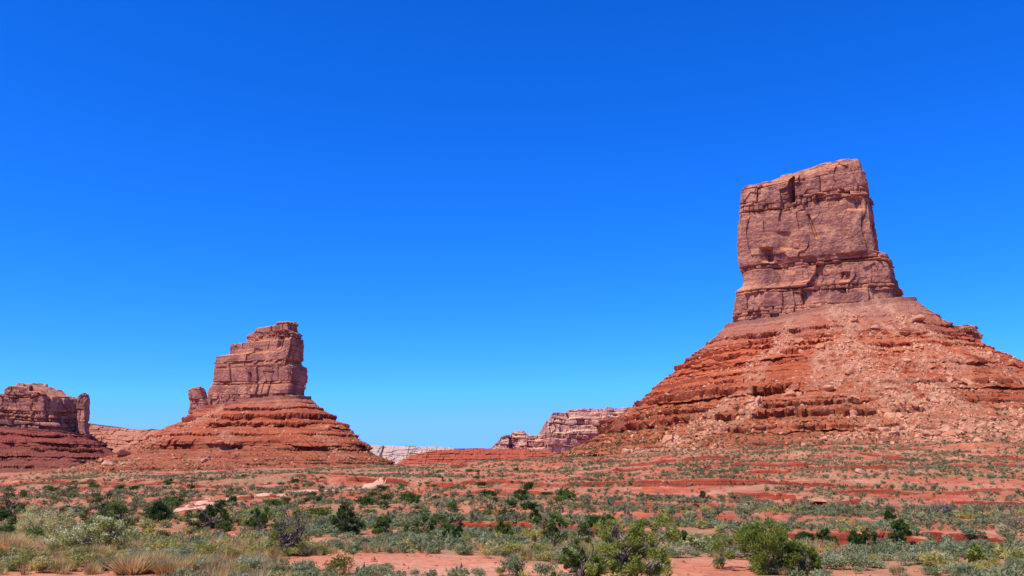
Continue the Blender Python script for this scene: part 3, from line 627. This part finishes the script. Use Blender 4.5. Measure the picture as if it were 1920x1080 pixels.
J = [(645, 1002, 66, 50, 'dark green juniper with spiky top left of the red soil patch'), (216, 1010, 72, 54, 'dense dark green conical juniper near the left edge'),
     (192, 980, 80, 44, 'dark juniper behind the conical one near the left edge'), (14, 975, 70, 50, 'dark juniper cut by the left edge'),
     (296, 978, 70, 30, 'low dark juniper right of the conical one'), (395, 990, 82, 42, 'wide dark green juniper below the start of the dirt road'),
     (486, 992, 46, 32, 'small dark juniper left of the gnarled grey bush'), (718, 1005, 44, 34, 'small round dark juniper right of the spiky one'),
     (796, 1007, 62, 34, 'wide low dark juniper above the red soil patch'), (940, 1014, 48, 34, 'olive green juniper in the middle of the picture'),
     (1038, 1024, 58, 44, 'dark green juniper behind the lower yellow green bush'), (1098, 1014, 38, 34, 'juniper just behind the large yellow green bush'),
     (1274, 1024, 38, 28, 'small dark juniper right of the large yellow green bush'), (1618, 1031, 50, 30, 'rounded dark juniper right of the broad bright one'),
     (1690, 1028, 44, 42, 'upright dark green juniper at the foot of the right slope'), (1554, 1026, 28, 24, 'tiny dark juniper between the broad one and the right slope'),
     (1832, 1066, 28, 30, 'small green conical juniper near the bottom right corner'), (978, 938, 34, 20, 'distant dark juniper on the gentle slope at centre'),
     (1003, 983, 28, 24, 'small juniper standing on the slope right of centre'), (1664, 982, 28, 20, 'small green bush alone on the right slope'),
     (1318, 938, 22, 15, 'far dark bush on the slope under the tallest butte'), (435, 948, 20, 16, 'far dark juniper beside the dirt road'),
     (780, 946, 26, 14, 'far dark bush on the flat right of the dirt road'), (1508, 1022, 32, 20, 'small dark bush behind the broad bright juniper'),
     (850, 1018, 44, 24, 'low grey green bush at the upper edge of the red soil patch'), (1135, 998, 28, 22, 'small dark juniper on the slope above the large bush')]
for i, (px, py, w, h, lb) in enumerate(J):
    tree('juniper', px, py, w, h, lb, 'juniper' if 'juniper' in lb else 'bush', m_dark if i not in (9, 16) else m_juni, 50+i, 26 if w > 30 else 12, 150 if w > 30 else 90, .07 if w > 30 else .12, cone=.6 if 'conical' in lb or 'spiky' in lb or 'upright' in lb else 0)
tree('flowering_shrub', 78, 1016, 116, 50, 'pale flowering shrub at the left edge, the farther of two', 'shrub', m_pgrn, 30, 56, 150, .05, flowers=True)
tree('flowering_shrub', 184, 1042, 116, 52, 'pale cream flowering shrub in the left foreground, the nearer of two', 'shrub', m_pgrn, 31, 56, 160, .05, flowers=True)
tree('flowering_shrub', 1310, 1032, 54, 28, 'small pale blooming shrub right of the large yellow green bush', 'shrub', m_pgrn, 32, 20, 120, .06, flowers=True)
tree('bare_shrub', 1764, 968, 46, 30, 'leafless grey shrub on the right slope', 'shrub', m_bark, 33, 22, 1, .01, .95, bare=14)
tree('bare_shrub', 1896, 996, 44, 26, 'leafless grey shrub near the right edge', 'shrub', m_bark, 34, 22, 1, .01, .95, bare=14)

# sagebrush and yellow green brush
def scatter(n, d0, d1, amax=34, pw=1.0):
    u = rng.random(n); d = (d0**pw+(d1**pw-d0**pw)*u)**(1/pw); a = np.radians(rng.uniform(-amax, amax, n))
    x = d*np.sin(a); y = d*np.cos(a); return x, y
def accept(x, y, thr=.0, soft=.9):
    return (rng.random(len(x)) < np.clip(herb(x, y)*soft+thr, 0, 1)) & offroad(x, y)
x, y = scatter(6200, 19, 75, pw=1.35); k = accept(x, y); x, y = x[k], y[k]
d = np.hypot(x, y); o_ = np.argsort(d); x, y, d = x[o_], y[o_], d[o_]; z = H(x, y)
P = np.stack([x, y, z], -1); sz = .24+.38*rng.random(len(x))**1.9
yel = (fbm(x/4, y/4, 0, 3, 91)+rng.normal(size=len(x))*.25+.25*(x < -8)) > .34
sp = [raw_mesh('sagebrush', *bush(200+i, 16, 48, .085, .8+.1*(i % 3), 1.)) for i in range(7)]
for me in sp: me.materials.append(m_sage)
sq = [raw_mesh('rabbitbrush', *bush(230+i, 18, 50, .075, 1.0+.1*(i % 3), .9)) for i in range(4)]
for me in sq: me.materials.append(m_rabb)
pxs, pys = proj(P); inn = np.where((pxs > -10) & (pxs < 1930) & (pys < 1085))[0][:330]; rest = np.setdiff1d(np.arange(len(P)), inn)
for i in inn:
    o = link('rabbitbrush' if yel[i] else 'sagebrush', sq[i % 4] if yel[i] else sp[i % 7], None); o.location = P[i]; s = float(sz[i]); o.scale = (s*rng.uniform(1, 1.3), s*rng.uniform(1, 1.3), s*rng.uniform(.7, 1.1)); o.rotation_euler = (0, 0, rng.uniform(0, 6.28))
    if yel[i]: tag(o, 'rounded yellow green brush clump in the foreground scrub', 'brush', 'yellow green brush of the foreground')
    else: tag(o, 'low grey green sagebrush clump in the foreground scrub', 'sagebrush', 'sagebrush clumps of the foreground')
mid = [bush(260+i, 9, 16, .16, .8) for i in range(5)]
low = [bush(280+i, 5, 7, .3, .75) for i in range(5)]
ry_ = rest[yel[rest]]; rg_ = rest[~yel[rest]]
scatter_mesh('sagebrush_cover', mid, P[rg_], sz[rg_], m_sage, 'grey green sagebrush covering the flat behind the foreground clumps', 'sagebrush', 0)
scatter_mesh('rabbitbrush_cover', mid, P[ry_], sz[ry_]*1.1, m_rabb, 'yellow green brush patches among the sagebrush of the flat', 'brush', 0)
x, y = scatter(68000, 56, 360, pw=1.15)
cl_ = np.clip(.65+1.1*fbm(x/16, y/16, 0, 4, 123), .15, 1.3); k = accept(x, y, .25, .8) & (rng.random(len(x)) < cl_); x, y = x[k], y[k]
P2 = np.stack([x, y, H(x, y)], -1); s2 = .18+.55*rng.random(len(x))**3.0
scatter_mesh('scrub_cover', low, P2, s2, m_sageF, 'grey green desert scrub dotting the plain and low ledges', 'scrub', 0)
w = vis*(tR_ > .22)*(tR_**2.2)*(1-.5*rcR); pv = sample(VR, w, 12000)
w = visL*(tL_ > .25)*(tL_**2.2); pv2 = sample(VL, w, 6500); pv = np.concatenate([pv, pv2])
scatter_mesh('slope_scrub', low, pv, .3+.7*rng.random(len(pv))**2.8, m_sageF, 'small green shrubs dotting the lower talus slopes', 'scrub', 0)
x, y = scatter(420, 55, 190, 33, .8); k = (x < 6) & offroad(x, y); x, y = x[k], y[k]; P3 = np.stack([x, y, H(x, y)], -1)
dk = [raw_mesh('small_juniper', *bush(400+i, 14, 36, .12, 1.1)) for i in range(5)]
for me in dk: me.materials.append(m_dark)
for i in range(min(len(x), 190)):
    o = link('small_juniper', dk[i % 5], None); o.location = P3[i]; s = .35+.75*rng.random()**1.8; o.scale = (s*rng.uniform(1, 1.5), s*rng.uniform(1, 1.5), s*rng.uniform(.7, 1.1)); o.rotation_euler = (0, 0, rng.uniform(0, 6))
    tag(o, 'small dark juniper dotting the flat in front of the smaller butte', 'juniper', 'small junipers of the plain')

# grass
def tuft(seed, n, h, sp_):
    r = np.random.default_rng(seed); a = r.uniform(0, 6.283, n); q = r.random(n)*sp_*.5; b = np.stack([q*np.cos(a), q*np.sin(a), 0*q], -1)
    L = h*(.5+.6*r.random(n)); tip = b+np.stack([np.cos(a)*sp_*r.random(n), np.sin(a)*sp_*r.random(n), L], -1)+r.normal(size=(n, 3))*.05*h
    w = np.stack([-np.sin(a), np.cos(a), 0*a], -1)*.014
    V = np.stack([b-w, b+w, tip], 1).reshape(-1, 3); return V, np.arange(3*n).reshape(-1, 3)
tm = [raw_mesh('grass_tuft', *tuft(500+i, 420, .55, .5)) for i in range(4)]
for me in tm: me.materials.append(m_grass)
G = [(40, 1038, 'straw coloured bunch grass below the farther flowering shrub'), (104, 1040, 'straw coloured grass tuft between the two flowering shrubs'), (176, 1052, 'straw tuft in front of the nearer flowering shrub'),
     (246, 1076, 'large straw tuft at the bottom left beside the sand'), (280, 1066, 'straw tuft second from the sand at the bottom left'), (320, 1078, 'wide straw tuft at the bottom edge'), (360, 1070, 'straw tuft at the right end of the grassy row'), (14, 1032, 'straw tuft at the left edge')]
for i, (px, py, lb) in enumerate(G):
    X, Yd, Z = ground_at(px, py); o = link('grass_tuft', tm[i % 4], None, None, (X, Yd, Z)); s = rng.uniform(1.1, 1.5); o.scale = (s*1.4, s*1.4, s*.9); tag(o, lb, 'grass tuft')
x, y = scatter(3400, 19, 46, 34, 1.4); k = (rng.random(len(x)) < np.clip(.12+sst(-3, -9, x)*.85*sst(46, 36, y)+fbm(x/5, y/5, 0, 2, 9)*.4, 0, 1)) & (herb(x, y) > .5); x, y = x[k], y[k]
scatter_mesh('dry_grass', [tuft(520+i, 50, .5, .35) for i in range(5)], np.stack([x, y, H(x, y)], -1), .5+.6*rng.random(len(x)), m_grass, 'dry straw coloured grass between the sagebrush', 'grass', 0)
st = [(76, 1046, 12, 'red brown stone standing among the grass at the left edge'), (12, 1056, 8, 'small red stone near the bottom left corner'), (150, 1072, 5, 'pebble sized red stone on the sand at bottom left')]
for i, (px, py, s, lb) in enumerate(st):
    X, Yd, Z = ground_at(px, py); me = rock_me[i].copy(); me.materials.clear(); me.materials.append(m_rock); o = link('stone', me, None, None, (X, Yd, Z+.05)); q = s/F*Yd; o.scale = (q, q, q*1.3); tag(o, lb, 'stone')
x, y = scatter(9000, 20, 300, 34, 1.1); scatter_mesh('pebbles', rp1, np.stack([x, y, H(x, y)], -1), .05+.5*rng.random(len(x))**3.5*sst(15, 80, np.hypot(x, y)), m_rock, 'small red stones strewn over the soil', 'pebbles', .2)

# ------------------------------------------------------------------ light, sky, camera
el = math.radians(56); az = math.atan2(-.75, -.66)
tos = Vector((math.sin(az)*math.cos(el), math.cos(az)*math.cos(el), math.sin(el)))
sl = bpy.data.lights.new('sun', 'SUN'); sl.energy = 5.0; sl.angle = math.radians(.5); sl.color = (1, .95, .86)
so = bpy.data.objects.new('sun', sl); COL.objects.link(so); so.rotation_euler = tos.to_track_quat('Z', 'Y').to_euler(); so.location = (0, 0, 300)
wd = bpy.data.worlds.new('World'); SC.world = wd; wd.use_nodes = True; nt = wd.node_tree
sky = nt.nodes.new('ShaderNodeTexSky'); sky.sky_type = 'NISHITA'; sky.sun_disc = False; sky.sun_elevation = el; sky.sun_rotation = az % (2*PI)
sky.altitude = 1500; sky.air_density = 1.0; sky.dust_density = .3; sky.ozone_density = 3.0
hs = nt.nodes.new('ShaderNodeHueSaturation'); hs.inputs['Saturation'].default_value = 1.3
nt.links.new(sky.outputs[0], hs.inputs['Color'])
se = nt.nodes.new('ShaderNodeSeparateColor'); nt.links.new(hs.outputs[0], se.inputs[0])
def wm(op, a, b):
    n = nt.nodes.new('ShaderNodeMath'); n.operation = op; nt.links.new(a, n.inputs[0]); n.inputs[1].default_value = b; return n.outputs[0]
co_ = nt.nodes.new('ShaderNodeCombineColor')
nt.links.new(wm('MINIMUM', wm('MULTIPLY', wm('POWER', wm('MAXIMUM', se.outputs[0], 0.0), 1.35), .27), 1.7), co_.inputs[0])
nt.links.new(wm('MINIMUM', wm('MULTIPLY', wm('POWER', wm('MAXIMUM', se.outputs[1], 0.0), 1.0), .95), 4.6), co_.inputs[1])
nt.links.new(wm('MULTIPLY', se.outputs[2], 1.95), co_.inputs[2])
bg = nt.nodes['Background']; nt.links.new(co_.outputs[0], bg.inputs[0]); bg.inputs[1].default_value = .13
cam = bpy.data.cameras.new('camera'); co = bpy.data.objects.new('camera', cam); COL.objects.link(co); SC.camera = co
co.location = (0, 0, CZ); co.rotation_euler = (PI/2+PIT, 0, 0); cam.sensor_width = 36; cam.lens = F/1920*36; cam.clip_end = 30000; cam.clip_start = .1
SC.view_settings.view_transform = 'Standard'; SC.view_settings.look = 'None'; SC.view_settings.exposure = 0
